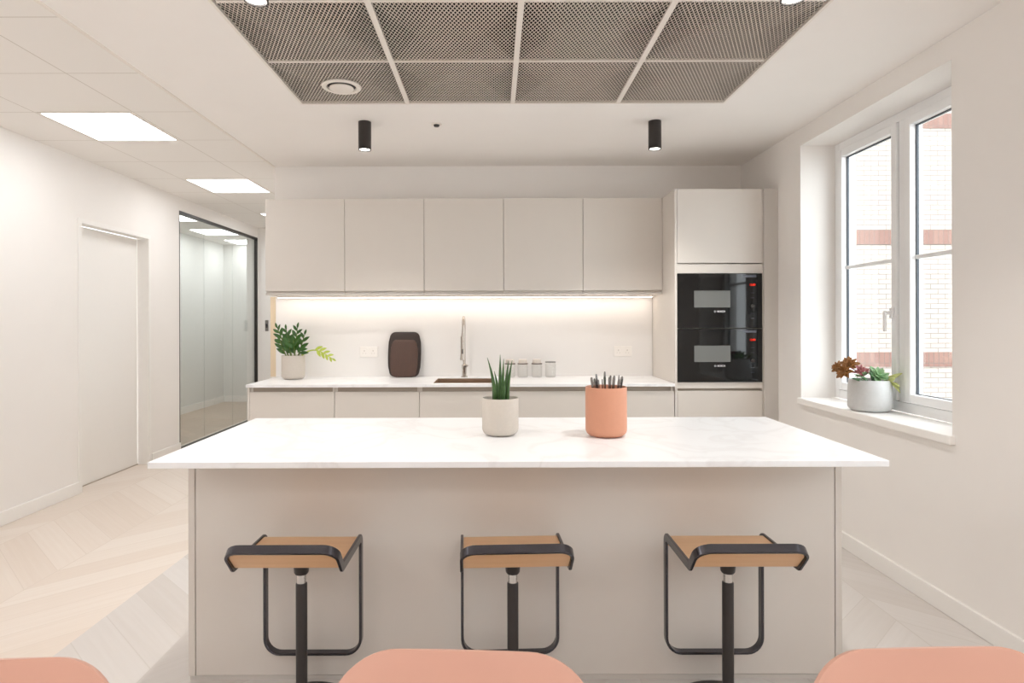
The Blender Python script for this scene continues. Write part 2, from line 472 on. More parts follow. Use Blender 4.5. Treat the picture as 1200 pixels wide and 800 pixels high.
struct('ground', MB().box(2.5, 16, -12, 9.6, -3.1, -3), M['yard'])
# brick building across the yard
bb = thing('brick_building', 'pale brick building with red soldier-course bands, seen through the window', 'building', (6.5, 9.6, -3))
MB().box(-3.5, 5, 0, .3, 0, 11).build('brick_wall', M['bricks'], bb)
for z in (.62, 2.475, 4.24, 6.1):
    MB().box(-3.5, 5, -.015, .02, z+3, z+3+.22).build('brick_band', M['redbrick'], bb)

# ------------------------------------------------------------------ glass partition
gp = thing('glass_partition', 'floor to ceiling glass partition with slim dark frame, at the end of the corridor', 'glass partition', (XL, GY0, 0))
L_ = GY1-GY0
f = MB()
f.box(-.036, .002, 0, L_, GZ-.03, GZ-.001, .002).box(-.036, .002, L_-.03, L_-.001, 0, GZ-.03, .002).box(-.036, .002, 0, L_, .001, .03, .002)
f.box(-.036, .002, .001, .012, .03, GZ-.03)
f.build('frame', M['black'], gp)
cuts = [.012, .61, 1.38, L_-.03]
for a, b in zip(cuts, cuts[1:]):
    MB().box(-.032, -.022, a+.003, b-.003, .03, GZ-.03).build('glass_pane', M['pglass'], gp)

# ------------------------------------------------------------------ ceiling lights
def panel_light(name, label, x, y, mat, sx=.545, sy=.60):
    r = thing(name, label, 'ceiling light', (x, y, H))
    f = MB(); a, b = sx/2+.012, sy/2
    f.box(-a, -sx/2, -b, b, -.006, -.0005).box(sx/2, a, -b, b, -.006, -.0005)
    f.box(-sx/2, sx/2, -b, -b+.012, -.006, -.0005).box(-sx/2, sx/2, b-.012, b, -.006, -.0005)
    f.build('frame', M['gridbar'], r)
    MB().box(-sx/2, sx/2, -b+.012, b-.012, -.004, -.0008).build('diffuser', mat, r)
    return r
panel_light('ceiling_light', 'square LED panel nearest the white door, in the tiled corridor ceiling', -2.497, 4.147, M['led'])
panel_light('ceiling_light', 'square LED panel in the corridor ceiling, just before the glass partition', -2.485, 5.95, M['led'])
panel_light('ceiling_light', 'small-looking LED panel at the far end of the corridor ceiling, beside the wall cabinets', -2.485, 7.75, M['led'])
for i, (x, y) in enumerate([(-2.5, 2.35), (-2.5, .55), (-2.5, -1.4), (-.7, -1.2), (.9, -1.2), (-.7, -2.8), (.9, -2.8)]):  # corridor row continues out of view; the other panels are added to brighten the room
    panel_light('ceiling_light', 'unseen square LED panel in the ceiling, lighting the room around the camera', x, y, M['ledfill'] if x > -2 else M['led'])['group'] = 'ceiling panels over the seating area'
for i, y in enumerate((7.7, 9.03, 10.15)):
    panel_light('ceiling_light', ['LED panel behind the glass partition, nearest to the camera', 'LED panel behind the glass partition, middle of the three', 'LED panel behind the glass partition, farthest of the three'][i],
                -3.97, y, M['ledroom'], .5, .6)

def downlight(label, x, y):
    r = thing('downlight', label, 'downlight', (x, y, H))
    MB().lathe([(0, -.0005), (.041, -.0005), (.041, -.18), (.036, -.18), (.034, -.168), (0, -.168)], 32).build('housing', M['black'], r, True)
    MB().lathe([(0, -.1681), (.0335, -.1681), (.031, -.176), (0, -.179)], 32).build('lens', M['lens'], r, True)
    l = bpy.data.lights.new('downlight_lamp', 'SPOT'); l.energy = 27; l.color = (1, .965, .92); l.spot_size = math.radians(110); l.spot_blend = .8; l.shadow_soft_size = .03
    o = bpy.data.objects.new('lamp', l); C.objects.link(o); o.parent = r; o.location = (0, 0, -.185)
downlight('black cylinder downlight before the wall cabinets, on the corridor side', -.828, 4.058)
downlight('black cylinder downlight before the wall cabinets, on the window side', 1.036, 4.058)
downlight('black cylinder downlight at the near end of the mesh ceiling, corridor side', -.815, 2.17)
downlight('black cylinder downlight at the near end of the mesh ceiling, window side', 1.03, 2.17)

# mesh ceiling tiles: crossing strands clipped to each tile
def clip(p, q, x0, x1, y0, y1):
    t0, t1 = 0.0, 1.0
    dx, dy = q[0]-p[0], q[1]-p[1]
    for a, b in ((-dx, p[0]-x0), (dx, x1-p[0]), (-dy, p[1]-y0), (dy, y1-p[1])):
        if abs(a) < 1e-12:
            if b < 0: return None
            continue
        r = b/a
        if a < 0: t0 = max(t0, r)
        else: t1 = min(t1, r)
    if t0 >= t1-1e-4: return None
    return (p[0]+dx*t0, p[1]+dy*t0), (p[0]+dx*t1, p[1]+dy*t1)
def lattice(mb, sx, sy, px=.018, py=.036, hw=.0019, th=.003):
    k = px/py
    for sgn in (1, -1):
        x = -sy*k-px
        while x < sx+sy*k+px:
            p, q = (x, -.05), (x+sgn*k*(sy+.1), sy+.05)
            sgm = clip(p, q, 0, sx, 0, sy)
            if sgm:
                (ax, ay), (bx, by) = sgm
                z0 = .0005+(.0015 if sgn > 0 else 0)
                vs = []
                for z in (z0, z0+th):
                    for (cx, cy, s) in ((ax, ay, -1), (ax, ay, 1), (bx, by, 1), (bx, by, -1)):
                        vs.append(mb.bm.verts.new((min(sx, max(0, cx+s*hw)), cy, z)))
                a, b, c_, d_, e_, f_, g_, h_ = vs
                for q4 in ((a, d_, c_, b), (e_, f_, g_, h_), (a, b, f_, e_), (c_, d_, h_, g_), (b, c_, g_, f_), (d_, a, e_, h_)):
                    mb.bm.faces.new(q4)
            x += px
PXT, PYT = (MX1-MX0)/4, .59
BX, BY = .013, .007
rows = ['row nearest the cabinets', 'middle row', 'row nearest the camera']
cols = ['corridor-side end', 'second from the corridor side', 'second from the window side', 'window-side end']
for j in range(3):
    for i in range(4):
        lab = 'expanded-metal mesh ceiling tile, %s, %s%s' % (rows[j], cols[i], ', holding a round vent' if (i, j) == (0, 0) else '')
        x0 = MX0+i*PXT+(BX if i else .002); x1 = MX0+(i+1)*PXT-(BX if i < 3 else .002)
        y0 = MY1-(j+1)*PYT+BY; y1 = MY1-j*PYT-(BY if j else .002)
        mb = MB(); lattice(mb, x1-x0, y1-y0)
        o = mb.build('mesh_ceiling_tile', M['mesh'], loc=(x0, y0, H))
        tag(o, lab, 'ceiling tile', 'mesh ceiling tiles')
g = MB()
for i in range(1, 4): g.box(MX0+i*PXT-BX, MX0+i*PXT+BX, MY0, MY1, H-.002, H+.009)
for j in range(1, 3):
    for i in range(4):
        y = MY1-j*PYT
        g.box(MX0+i*PXT+BX, MX0+(i+1)*PXT-BX, y-BY, y+BY, H-.001, H+.009)
struct('trim_3', g, M['gridbar'])

vd = thing('ceiling_vent', 'round white air vent set in a mesh ceiling tile', 'vent', (-.825, 3.43, H))
MB().lathe([(.074, -.002), (.105, -.002), (.107, -.008), (.1, -.014), (.08, -.012), (.076, -.004)], 48).build('rim', M['gridbar'], vd, True)
MB().lathe([(0, -.010), (.064, -.012), (.066, -.017), (.058, -.021), (0, -.023)], 48).build('disc', M['gridbar'], vd, True)
MB().lathe([(0, -.001), (.076, -.001), (.076, -.003), (0, -.003)], 48).build('throat', M['black'], vd)
MB().cyl((0, 0, -.011), (0, 0, -.001), .012).build('spindle', M['black'], vd)
sd = thing('smoke_sensor', 'tiny dark sensor on the plaster ceiling between the two far downlights', 'sensor', (-.37, 4.1, H))
MB().lathe([(0, -.0005), (.036, -.0005), (.034, -.006), (0, -.008)], 32).build('rosette', M['gridbar'], sd, True)
MB().lathe([(0, -.007), (.02, -.007), (.016, -.018), (0, -.02)], 24).build('head', M['black'], sd, True)

# ------------------------------------------------------------------ kitchen run
KF = 4.57             # drawer fronts
WT = .875             # worktop height
UW = .6166
UX0 = -1.775
UY = 4.90
where = ['at the corridor end of the row', 'above the leafy potted plant and chopping boards', 'above the tap', 'above the glass jars', 'beside the oven tower']
for i in range(5):
    r = thing('wall_cabinet', 'handleless cashmere wall cabinet '+where[i], 'cabinet', (UX0+i*UW, UY, 1.535), group='wall cabinets')
    MB().box(.001, UW-.001, .022, YB-UY-.001, .0, .745, .001, 1).build('body', M['cab'], r)
    MB().box(.0015, UW-.0015, 0, .020, .030, .745, .002).build('door', M['cab'], r)
    MB().box(.0015, UW-.0015, .008, .022, .0, .016, .001, 1).build('grip_rail', M['cabedge'], r)
LW = .6152
LX0 = -1.772
where = ['at the corridor end, under the leafy plant', 'under the chopping boards', 'under the sink', 'under the glass jars', 'beside the oven tower']
for i in range(5):
    r = thing('base_cabinet', 'handleless cashmere base cabinet '+where[i], 'cabinet', (LX0+i*LW, KF, 0), group='base cabinets')
    bw = MB()
    q = .018
    bw.box(.001, q, .022, YB-KF-.001, .1, WT-.0205).box(LW-q, LW-.001, .022, YB-KF-.001, .1, WT-.0205)
    bw.box(q, LW-q, .022, YB-KF-.001, .1, .118).box(q, LW-q, YB-KF-.012, YB-KF-.001, .118, WT-.0205)
    bw.build('body', M['cab'], r)
    MB().box(.0015, LW-.0015, 0, .020, .105, .820, .002).build('drawer_front', M['cab'], r)
    MB().box(.018, LW-.018, .030, .045, .78, WT-.0205).build('grip_rail', M['recess'], r)
    MB().box(.0, LW, .05, .066, 0, .1).build('plinth', M['cabedge'], r)
    if i == 0: MB().box(-.014, .0, 0, YB-KF-.001, 0, WT-.0205, .001, 1).build('end_panel', M['cab'], r)
# worktop with the sink cut-out
WX0, WX1, WY0 = -1.792, 1.303, 4.55
SX0, SX1, SY0, SY1 = -.45, 0.0, 4.645, 5.03
w = MB()
z0, z1 = WT-.02, WT
w.box(WX0, SX0, WY0, YB, z0, z1).box(SX1, WX1, WY0, YB, z0, z1).box(SX0, SX1, WY0, SY0, z0, z1).box(SX0, SX1, SY1, YB, z0, z1)
bmesh.ops.remove_doubles(w.bm, verts=w.bm.verts[:], dist=1e-5)
w.build('worktop', M['quartz'])
tag(bpy.data.objects['worktop'], 'long thin white quartz worktop along the kitchen wall with a sink cut-out', 'worktop')
s = thing('sink', 'undermounted rectangular metal sink in the wall worktop below the tap', 'sink', ((SX0+SX1)/2, (SY0+SY1)/2, WT-.02))
q = .004; a, b = (SX1-SX0)/2-q-.0008, (SY1-SY0)/2-q-.0008
m = MB(); dp = .18; tz = .018
m.box(-a-q, -a, -b-q, b+q, -dp, tz).box(a, a+q, -b-q, b+q, -dp, tz).box(-a, a, -b-q, -b, -dp, tz).box(-a, a, b, b+q, -dp, tz)
m.box(-a-q, a+q, -b-q, b+q, -dp-q, -dp)
m.build('basin', M['sinkmetal'], s)
MB().lathe([(0, -dp+.001), (.04, -dp+.001), (.042, -dp+.003), (.03, -dp+.004), (0, -dp+.002)], 32).build('drain', M['chrome'], s, True)
# tap
tp = thing('kitchen_tap', 'slim brushed steel pull-out kitchen tap standing behind the sink', 'tap', (-.242, 5.12, WT))
MB().lathe([(0, .0005), (.026, .0005), (.026, .008), (.018, .012), (.018, .07), (.02, .075), (.02, .10), (.014, .106), (0, .107)], 32).build('body', M['steel'], tp, True)
arc = [(0, 0, .10), (0, 0, .36)]+[(0, -.085+.085*math.cos(t_*PI/12), .40+.085*math.sin(t_*PI/12)) for t_ in range(0, 13)]+[(-.005, -.17, .33)]
MB().tube(arc, .0105, 14).build('spout', M['steel'], tp, True)
MB().cyl((-.006, -.17, .335), (-.006, -.17, .20), .015, .015).cyl((-.006, -.17, .20), (-.006, -.17, .15), .015, .019).build('spray_head', M['steel'], tp, True)
sh = bpy.data.objects['spray_head']
MB().cyl((-.006, -.186, .235), (-.006, -.186, .20), .005, .005).build('spray_button', M['black'], sh, True)
MB().tube([(.012, -.012, .088), (.022, -.04, .092), (.03, -.075, .10)], [.008, .006, .005], 10).build('lever', M['steel'], tp, True)

# splashback, its edge strip, LED strip
o = MB().box(-1.80, 1.305, YB-.012, YB-.0005, WT+.0005, 1.534).build('backsplash', M['splash'])
tag(o, 'plain off-white backsplash panel between the wall worktop and the wall cabinets', 'backsplash')
struct('trim_4', MB().box(-1.845, -1.801, YB-.012, YB+.03, WT+.0005, 1.534), M['tan'])
ls = thing('led_strip', 'warm glowing LED strip under the wall cabinets', 'light strip', (UX0, 5.10, 1.535))
MB().box(.02, 5*UW-.02, 0, .03, -.012, -.0005).build('channel', M['gridbar'], ls)
MB().box(.03, 5*UW-.03, .004, .026, -.0145, -.012).build('diffuser', M['warm'], ls)

# oven tower
TX0, TX1 = 1.308, 1.948
tc = thing('tall_cabinet', 'tall cashmere cabinet tower housing two black built-in ovens', 'cabinet', (TX0, KF, 0))
TW = TX1-TX0; TD = YB-KF-.001; TH = 2.282
m = MB()
m.box(0, .018, .0, TD, 0, TH, .001, 1).box(TW-.006, TW, .0, TD, 0, TH, .001, 1)
m.box(.018, TW-.006, .022, TD, TH-.018, TH)
m.box(.018, TW-.006, TD-.01, TD, .1, TH-.018)
m.build('body', M['cab'], tc)
MB().box(.0195, TW-.0075, 0, .02, 1.745, TH-.001, .002).build('door', M['cab'], tc)
MB().box(.018, TW-.006, .003, .10, 1.671, 1.738, .001, 1).build('filler_rail', M['cab'], tc)
MB().box(.018, TW-.006, .003, .50, .838, .8825, .001, 1).build('filler_rail', M['cab'], tc)
MB().box(.018, TW-.006, .03, .50, 1.2705, 1.2725).build('shelf', M['cab'], tc)
MB().box(.018, TW-.006, .03, .05, .78, .838).build('grip_rail', M['recess'], tc)
MB().box(.0195, TW-.0075, 0, .02, .105, .820, .002).build('drawer_front', M['cab'], tc)
MB().box(.0, TW, .05, .066, 0, .1).build('plinth', M['cabedge'], tc)
MB().box(TW+.001, XR-TX0-.0005, -.018, .02, 0, TH, .001, 1).build('side_filler', M['cabedge'], tc)

# text for the ovens
def text_mesh(name, body, size, mat, parent, loc, rot):
    cu = bpy.data.curves.new(name, 'FONT'); cu.body = body; cu.size = size; cu.extrude = .0004; cu.align_x = 'CENTER'; cu.align_y = 'CENTER'; cu.offset = size*.02
    to = bpy.data.objects.new(name, cu); C.objects.link(to)
    dg = bpy.context.evaluated_depsgraph_get()
    me = bpy.data.meshes.new_from_object(to.evaluated_get(dg))
    bpy.data.objects.remove(to)
    o = bpy.data.objects.new(name, me); C.objects.link(o); me.materials.append(mat)
    o.parent = parent; o.location = loc; o.rotation_euler = rot
    return o
def oven(label, z0, z1):
    W = .6135; h = z1-z0
    r = thing('built_in_oven', label, 'oven', (TX0+.0185, KF, z0))
    MB().box(.02, W-.02, .026, .50, .012, h-.012).build('body', M['black'], r)
    fr = MB().box(.0008, W-.0008, -.004, .025, .001, h-.001, .002).build('front_glass', M['ovenglass'], r)
    MB().box(.120, .382, -.0052, -.0035, h*.38, h*.685, .0005, 1).build('viewing_window', M['ovenwin'], fr)
    MB().box(.47, .57, -.0048, -.0035, h*.925, h*.965).build('display', M['display'], fr)
    MB().box(.0008, W-.0008, -.0046, -.003, -.0 + .001, .004).build('lower_trim', M['black'], r)
    ring = MB().lathe([(.0062, 0), (.0074, 0), (.0074, .0006), (.0062, .0006)], 24)
    ring.box(-.0044, -.0030, -.0035, .0035, 0, .0006).box(.0030, .0044, -.0035, .0035, 0, .0006).box(-.003, .003, -.0008, .0008, 0, .0006)
    eo = ring.build('emblem', M['logo'], fr); eo.location = (.272, -.0042, h*.305); eo.rotation_euler = (PI/2, 0, 0)
    text_mesh('lettering', 'BOSCH', .0175, M['logo'], fr, (.316, -.0046, h*.305), (PI/2, 0, 0))
    text_mesh('clock_digits', '12:00', .020, M['red'], fr, (.542, -.0046, h*.79), (PI/2, 0, 0))
    k = MB().lathe([(0, 0), (.014, 0), (.014, .012), (.012, .014), (0, .014)], 32).build('knob', M['black'], r, True)
    k.location = (.542, -.004, h*.40); k.rotation_euler = (PI/2, 0, 0)
    for q in (.18, .27, .55, .64): MB().box(.53, .555, -.0047, -.0036, h*q, h*q+.0025).build('button_mark', M['display'], fr)
    return r
oven('black glass built-in oven, upper of the two in the tower', 1.2728, 1.6702)
oven('black glass built-in oven, lower of the two in the tower', .8828, 1.2702)

# sockets and switch
def socket(label, px):
    r = thing('wall_socket', label, 'socket', (px, YB-.012, 1.078))
    pl = MB().box(-.073, .073, -.008, -.0003, -.043, .043, .003).build('plate', M['plate'], r)
    for sx in (-.036, .036):
        m = MB(); m.box(sx-.004, sx+.004, -.0086, -.0078, .004, .014).box(sx-.015, sx-.007, -.0086, -.0078, -.014, -.010).box(sx+.007, sx+.015, -.0086, -.0078, -.014, -.010)
        m.build('pin_holes', M['pinhole'], pl)
        MB().box(sx*.35-.006, sx*.35+.006, -.010, -.0078, .020, .032, .001, 1).build('rocker', M['plate'], pl)
socket('white double socket on the backsplash between the leafy plant and the chopping boards', -1.033)
socket('white double socket on the backsplash near the oven tower', 1.06)
sw = thing('light_switch', 'slim grey switch plate on the white wall beside the glass partition', 'switch', (-3.112, 8.65, 1.275))
MB().box(-.022, .022, -.01, -.0003, -.075, .075, .003).build('plate', M['darkplate'], sw)
MB().box(-.012, .012, -.014, -.0095, -.03, .03, .002).build('rocker', M['gunmetal'], sw)

# chopping boards
def board_outline(w, h, bow):
    pts = []
    rc = w*.17
    n = 8
    def side(zz): return w/2-bow*((zz-h/2)/(h/2))**2
    right = []
    for i in range(n+1):
        a = -PI/2+PI/2*i/n; right.append((side(0)-rc+rc*math.cos(a), rc+rc*math.sin(a)))
    for i in range(1, 8):
        zz = rc+(h-2*rc)*i/8; right.append((side(zz), zz))
    for i in range(n+1):
        a = PI/2*i/n; right.append((side(h)-rc+rc*math.cos(a), h-rc+rc*math.sin(a)))
    return right+[(-x, z) for x, z in reversed(right)]
def board(label, x, y, w, h, mat, th, lean):
    o = MB().prism(board_outline(w, h, .012), 'y', -th, 0, .004).build('chopping_board', mat, None, True)
    o.location = (x, y, WT+.0005+math.sin(lean)*th); o.rotation_euler = (-lean, 0, 0)
    return tag(o, label, 'chopping board')
lean = math.radians(9)
board('dark walnut chopping board, larger one leaning straight on the backsplash', -.731, 5.134, .268, .366, M['boarddark'], .016, lean)
board('brown chopping board, smaller one leaning in front of the dark board', -.731, 5.106, .224, .305, M['boardbrown'], .014, math.radians(10.5))

# jars
for i, (px, hgt) in enumerate(((597.5, .105), (612.5, .105), (629, .105), (645, .118))):
    yj = 5.11
    x = (px-579)/740*yj
    lab = ['clear glass jar with dark lid, nearest the snake plant in the row', 'clear glass jar with dark lid, second of the row from the tap', 'clear glass jar with dark lid, third of the row from the tap', 'taller glass jar with a grey lid, at the oven end of the row'][i]
    r = thing('glass_jar', lab, 'jar', (x, yj, WT+.0005), group='glass jars on the wall worktop')
    MB().lathe([(0, 0), (.038, 0), (.043, .005), (.043, hgt-.012), (.039, hgt), (.036, hgt), (.040, hgt-.013), (.040, .008), (.036, .004), (0, .004)], 32).build('jar', M['jarglass'], r, True)
    lm = M['lid'] if i < 3 else M['darkplate']
    ld = MB().lathe([(0, hgt+.0005), (.044, hgt+.0005), (.044, hgt+.006), (.040, hgt+.008), (0, hgt+.008)], 32).build('lid', lm, r, True)
    if i < 3: MB().lathe([(0, hgt+.0082), (.034, hgt+.0082), (.036, hgt+.018), (.034, hgt+.036), (.028, hgt+.040), (0, hgt+.040)], 32).build('lid_knob', M['lidpale'], ld, True)

# ------------------------------------------------------------------ island
IX0, IX1, IY0, IY1 = -1.138, 1.2945, 2.069, 3.012
PX0, PX1, PY = -1.137, 1.2888, 2.343
IZ = .87
o = MB().box(IX0, IX1, IY0, IY1, IZ-.021, IZ, .002).build('island_worktop', M['quartz'])
tag(o, 'big white quartz worktop on the island with pots standing on it', 'worktop')
il = thing('kitchen_island', 'cashmere kitchen island body with plain panelled front behind the bar stools', 'kitchen island', ((PX0+PX1)/2, PY, 0))
hw = (PX1-PX0)/2; dep = IY1-.02-PY
MB().box(-hw+.027, hw-.027, .001, .020, .018, IZ-.0215, .001, 1).build('front_panel', M['cab'], il)
for sx in (-1, 1):
    a, b = sorted((sx*hw, sx*(hw-.0245)))
    MB().box(a, b, 0, dep, .016, IZ-.0215, .0015, 1).build('side_panel', M['cab'], il)
MB().box(-hw+.0245, hw-.0245, .0205, dep-.0225, .06, IZ-.0215).build('body', M['cab'], il)
MB().box(-hw+.004, hw-.004, .004, dep-.05, 0, .0155).build('plinth', M['cabedge'], il)
nW = (2*hw-.049)/4
for i in range(4):
    x = -hw+.0245+i*nW
    MB().box(x+.0015, x+nW-.0015, dep-.021, dep-.001, .105, .815, .002).build('drawer_front', M['cab'], il)

# cream pot with snake plant
def pot_profile(R, hgt, rc, th, lip=.0):
    p = [(0, 0), (R-rc-.004, 0)]
    for i in range(7):
        a = -PI/2+PI/2*i/6
        p.append((R-rc+rc*math.cos(a), rc+.001+rc*math.sin(a)))
    p += [(R, hgt*.6), (R+lip, hgt-.003), (R+lip-.0015, hgt), (R+lip-th+.0015, hgt), (R+lip-th, hgt-.003), (R-th, .02), (0, .02)]
    return p
sp = thing('potted_snake_plant', 'spiky dark green plant in a cream pot on the island worktop', 'potted plant', ((586-579)/740*2.555, 2.555, IZ+.0005))
MB().lathe(pot_profile(.0735, .15, .028, .005), 64).build('pot', M['potcream'], sp, True)
MB().lathe([(0, .02), (.0675, .021), (.0675, .136), (.03, .140), (0, .139)], 40).build('soil', M['soil'], sp, True)
k = 2.555/740
for (bx, by, tx, ty, hp, rr, curve) in ((-7, 3, -15, -6, 47, .0075, 4), (-6, -6, -10, -10, 33, .0075, 2), (-2, 6, -7, 12, 30, .008, 2), (0, 0, 0, 2, 50, .0085, 0), (2, -7, 4, -10, 46, .0075, 0), (6, 4, 10, 8, 43, .0085, -1), (8, -3, 14, -6, 44, .008, -2), (3, -10, 7, -18, 28, .007, -1)):
    pts, rad = [], []
    for i in range(9):
        t = i/8
        px = bx+(tx-bx)*t+curve*math.sin(PI*t)*.6
        py = by+(ty-by)*t
        pts.append((px*k, py*k*.9, .134+(hp*k+.016)*t))
        rad.append(max(.0008, rr*(1-.15*t)*(1-t**2.2)+.0006))
    MB().tube(pts, rad, 10).build('leaf', M['snake'], sp, True)

# terracotta pot with cutlery
TPX = (710-579)/740*2.53
tpot = thing('cutlery_pot', 'terracotta pink pot full of cutlery on the island worktop', 'pot', (TPX, 2.53, IZ+.0005))
MB().lathe(pot_profile(.082, .196, .026, .005), 64).build('pot', M['terracotta'], tpot, True)
rnd = random.Random(3)
n = 0
cut = [(-20, -40), (-16, -20), (-14, -35), (-9, 20), (-6, -22), (-11, 30), (-2, -6), (0, 30), (3, -30), (5, 8), (9, -14), (12, 22), (15, -28), (17, 5), (20, -12), (8, 36), (22, 18), (-18, 15)]
for i, (px, py) in enumerate(cut):
    rx, ry = px*.0028, py*.0009
    topz = .222+rnd.random()*.022+(.018 if i == 7 else 0)
    b0 = Vector((rx*.62, ry*.62, .024)); t1 = Vector((rx*1.12, ry*1.1, topz))
    d = (t1-b0).normalized()
    m = MB()
    # handle flares to a rounded flat end; the working end stands in the pot
    q = d.to_track_quat('Z', 'X').to_matrix()
    ang = rnd.uniform(0, PI); ca, sa = math.cos(ang), math.sin(ang)
    L0 = (t1-b0).length
    prof = [(0, .004, .002), (.05, .0065, .002), (.10, .007, .002), (.14, .004, .002), (.5, .003, .0018), (.8, .0042, .0016), (.93, .0050, .0015), (.98, .0044, .0014), (1, .0025, .001)]
    prev = None
    for tt, hw_, hh in prof:
        cpt = b0+(t1-b0)*tt
        ring = []
        for (a, b_) in ((-1, -1), (1, -1), (1, 1), (-1, 1)):
            lx, ly = a*hw_, b_*hh
            ring.append(m.bm.verts.new(cpt+q@Vector((lx*ca-ly*sa, lx*sa+ly*ca, 0))))
        if prev:
            for e_ in range(4): m.bm.faces.new((prev[e_], prev[(e_+1) % 4], ring[(e_+1) % 4], ring[e_]))
        else: m.bm.faces.new(ring[::-1])
        prev = ring
    m.bm.faces.new(prev)
    o = m.build('cutlery_piece', M['cutlery'], None, False, loc=(TPX, 2.53, IZ+.0005))
    tag(o, 'thin stainless steel cutlery handle sticking up out of the terracotta pot', 'cutlery', 'cutlery in the terracotta pot')

# leafy plant on the wall worktop
zp = thing('potted_leafy_plant', 'leafy green plant with one stem arching sideways, in a cream pot on the wall worktop', 'potted plant', (-1.591, 5.0, WT+.0005))
MB().lathe(pot_profile(.09, .188, .03, .006), 48).build('pot', M['potcream'], zp, True)
MB().lathe([(0, .02), (.083, .021), (.083, .170), (0, .174)], 32).build('soil', M['soil'], zp, True)
k = 5.0/740
def zstem(mbs, mbl, base, tip, rise, nl, ll, lw, start=.3, rs=None, sag=0):
    base, tip = Vector(base), Vector(tip)
    pts = []
    for i in range(13):
        t = i/12
        p = base.lerp(tip, t); p.z += rise*math.sin(PI*t)*(1-.3*t)
        pts.append(p)
    mbs.tube(pts, [.006*(1-.7*i/12)+.001 for i in range(13)], 8)
    for j in range(nl):
        t = start+(1-start)*j/(nl-1)
        f = t*12; i = min(11, int(f)); p = pts[i].lerp(pts[i+1], f-i); d = (pts[i+1]-pts[i]).normalized()
        view = Vector((0, -1, .3))
        sidev = d.cross(view).normalized()
        sg = 1 if j % 2 else -1
        dirv = (d*.75+sidev*sg*.6+Vector((0, rs.uniform(-.4, .3), rs.uniform(-.1, .2)))).normalized()
        if j == nl-1: dirv = d
        sc = (.7+.5*math.sin(PI*min(1, .2+.8*t)))
        mbl.leaf(p, dirv, Vector((rs.uniform(-.3, .3), -1, .5)), ll*sc, lw*sc, .15, .3)
rs = random.Random(11)
sm, lm_ = MB(), MB()
PX = lambda px, py_, dy=0: ((px-343.5)*k, dy, (444-py_)*k-.003)
for (bx, tx, ty, dy, rise, nl) in ((339, 326, 384, -.02, .01, 11), (341, 334, 386, .03, .0, 10), (345, 349, 384, -.01, .01, 10), (348, 355, 392, .04, .0, 8), (342, 341, 396, -.05, .0, 9), (337, 330, 399, -.04, .0, 8), (347, 346, 398, -.05, .0, 8)):
    zstem(sm, lm_, PX(bx, 419, dy*.5), PX(tx, ty, dy), rise, max(6, nl-2), .066, .026, .25, rs)
sm.build('stem', M['zzstem'], zp, True)
tag(lm_.build('foliage', M['zz'], zp, True), 'dark green upright leaves')
sm, lm_ = MB(), MB()
zstem(sm, lm_, PX(351, 419, -.03), PX(391, 419, -.06), .075, 9, .055, .022, .5, rs)
sm.build('stem', M['zzlight'], zp, True)
tag(lm_.build('foliage', M['zzlight'], zp, True), 'lime green young leaves at the tip of the arching stem')
lm_ = MB()
for (px, py_, dx, dz) in ((352, 410, .9, .25), (353, 413, .95, .1), (351, 412, .5, .5)):
    lm_.leaf(PX(px, py_, -.05), (dx, -.1, dz), (0, -1, .6), .07, .03)
lm_.build('foliage', M['zz'], zp, True)

# succulents on the window sill
WPX, WPY = 2.14, 3.60
wp = thing('potted_succulent', 'mixed succulents in a pale grey pot on the window sill', 'potted plant', (WPX, WPY, WZ0+.0425))
MB().lathe(pot_profile(.112, .178, .03, .006, -.004), 56).build('pot', M['potgrey'], wp, True)
MB().lathe([(0, .02), (.10, .021), (.10, .162), (0, .168)], 32).build('soil', M['soil'], wp, True)
def rosette(mb, c, axis, R, n, rs, tight=.5):
    axis = Vector(axis).normalized()
    q = axis.to_track_quat('Z', 'Y').to_matrix()
    for i in range(n):
        a = i*2.39996; t = i/n
        el = 1.25*(1-t)**.8*tight*2-.15
        d = q@Vector((math.cos(a)*math.cos(el), math.sin(a)*math.cos(el), math.sin(el)))
        ln = R*(.45+.55*t)
        mb.leaf(Vector(c)+d*.004, d, axis, ln, ln*.48, -.12, .35, .002, 6)
rs = random.Random(5)
st, g1, g2, br, pk, ye = MB(), MB(), MB(), MB(), MB(), MB()
rosette(g1, (.02, -.04, .195), (.1, -.6, .8), .075, 22, rs)
rosette(g1, (-.01, .05, .19), (-.1, .2, 1), .055, 14, rs)
# bronze heads leaning out on bent stems toward the room
for (c, r_, ax) in (((-.158, -.02, .222), .05, (-.7, -.6, .3)), ((-.118, .0, .262), .055, (-.4, -.6, .7)), ((-.175, .01, .245), .04, (-.8, -.2, .4))):
    c = Vector(c)
    st.tube([(-.03, -.01, .165), (-.06, -.01, .215), c*.8+Vector((-.03, 0, .045)), c], [.005, .0045, .004, .004], 8)
    rosette(br, c, ax, r_, 22, rs, .4)
rosette(pk, (-.068, -.025, .232), (-.2, -.7, .6), .035, 16, rs)
rosette(pk, (-.035, -.02, .225), (.1, -.6, .8), .028, 12, rs)
st.tube([(-.02, -.02, .165), (-.05, -.02, .20), (-.068, -.025, .232)], .003, 6)
for (a, b) in (((-.05, -.05, .165), (-.12, -.05, .19)), ((-.04, -.06, .165), (-.09, -.08, .20)), ((-.01, -.06, .165), (-.035, -.07, .225)), ((0, -.03, .165), (-.01, -.03, .24)), ((-.03, -.03, .165), (-.1, -.02, .17))):
    g2.leaf(a, Vector(b)-Vector(a), (0, -.7, .7), (Vector(b)-Vector(a)).length*1.1, .02, .05, .3, .0025)
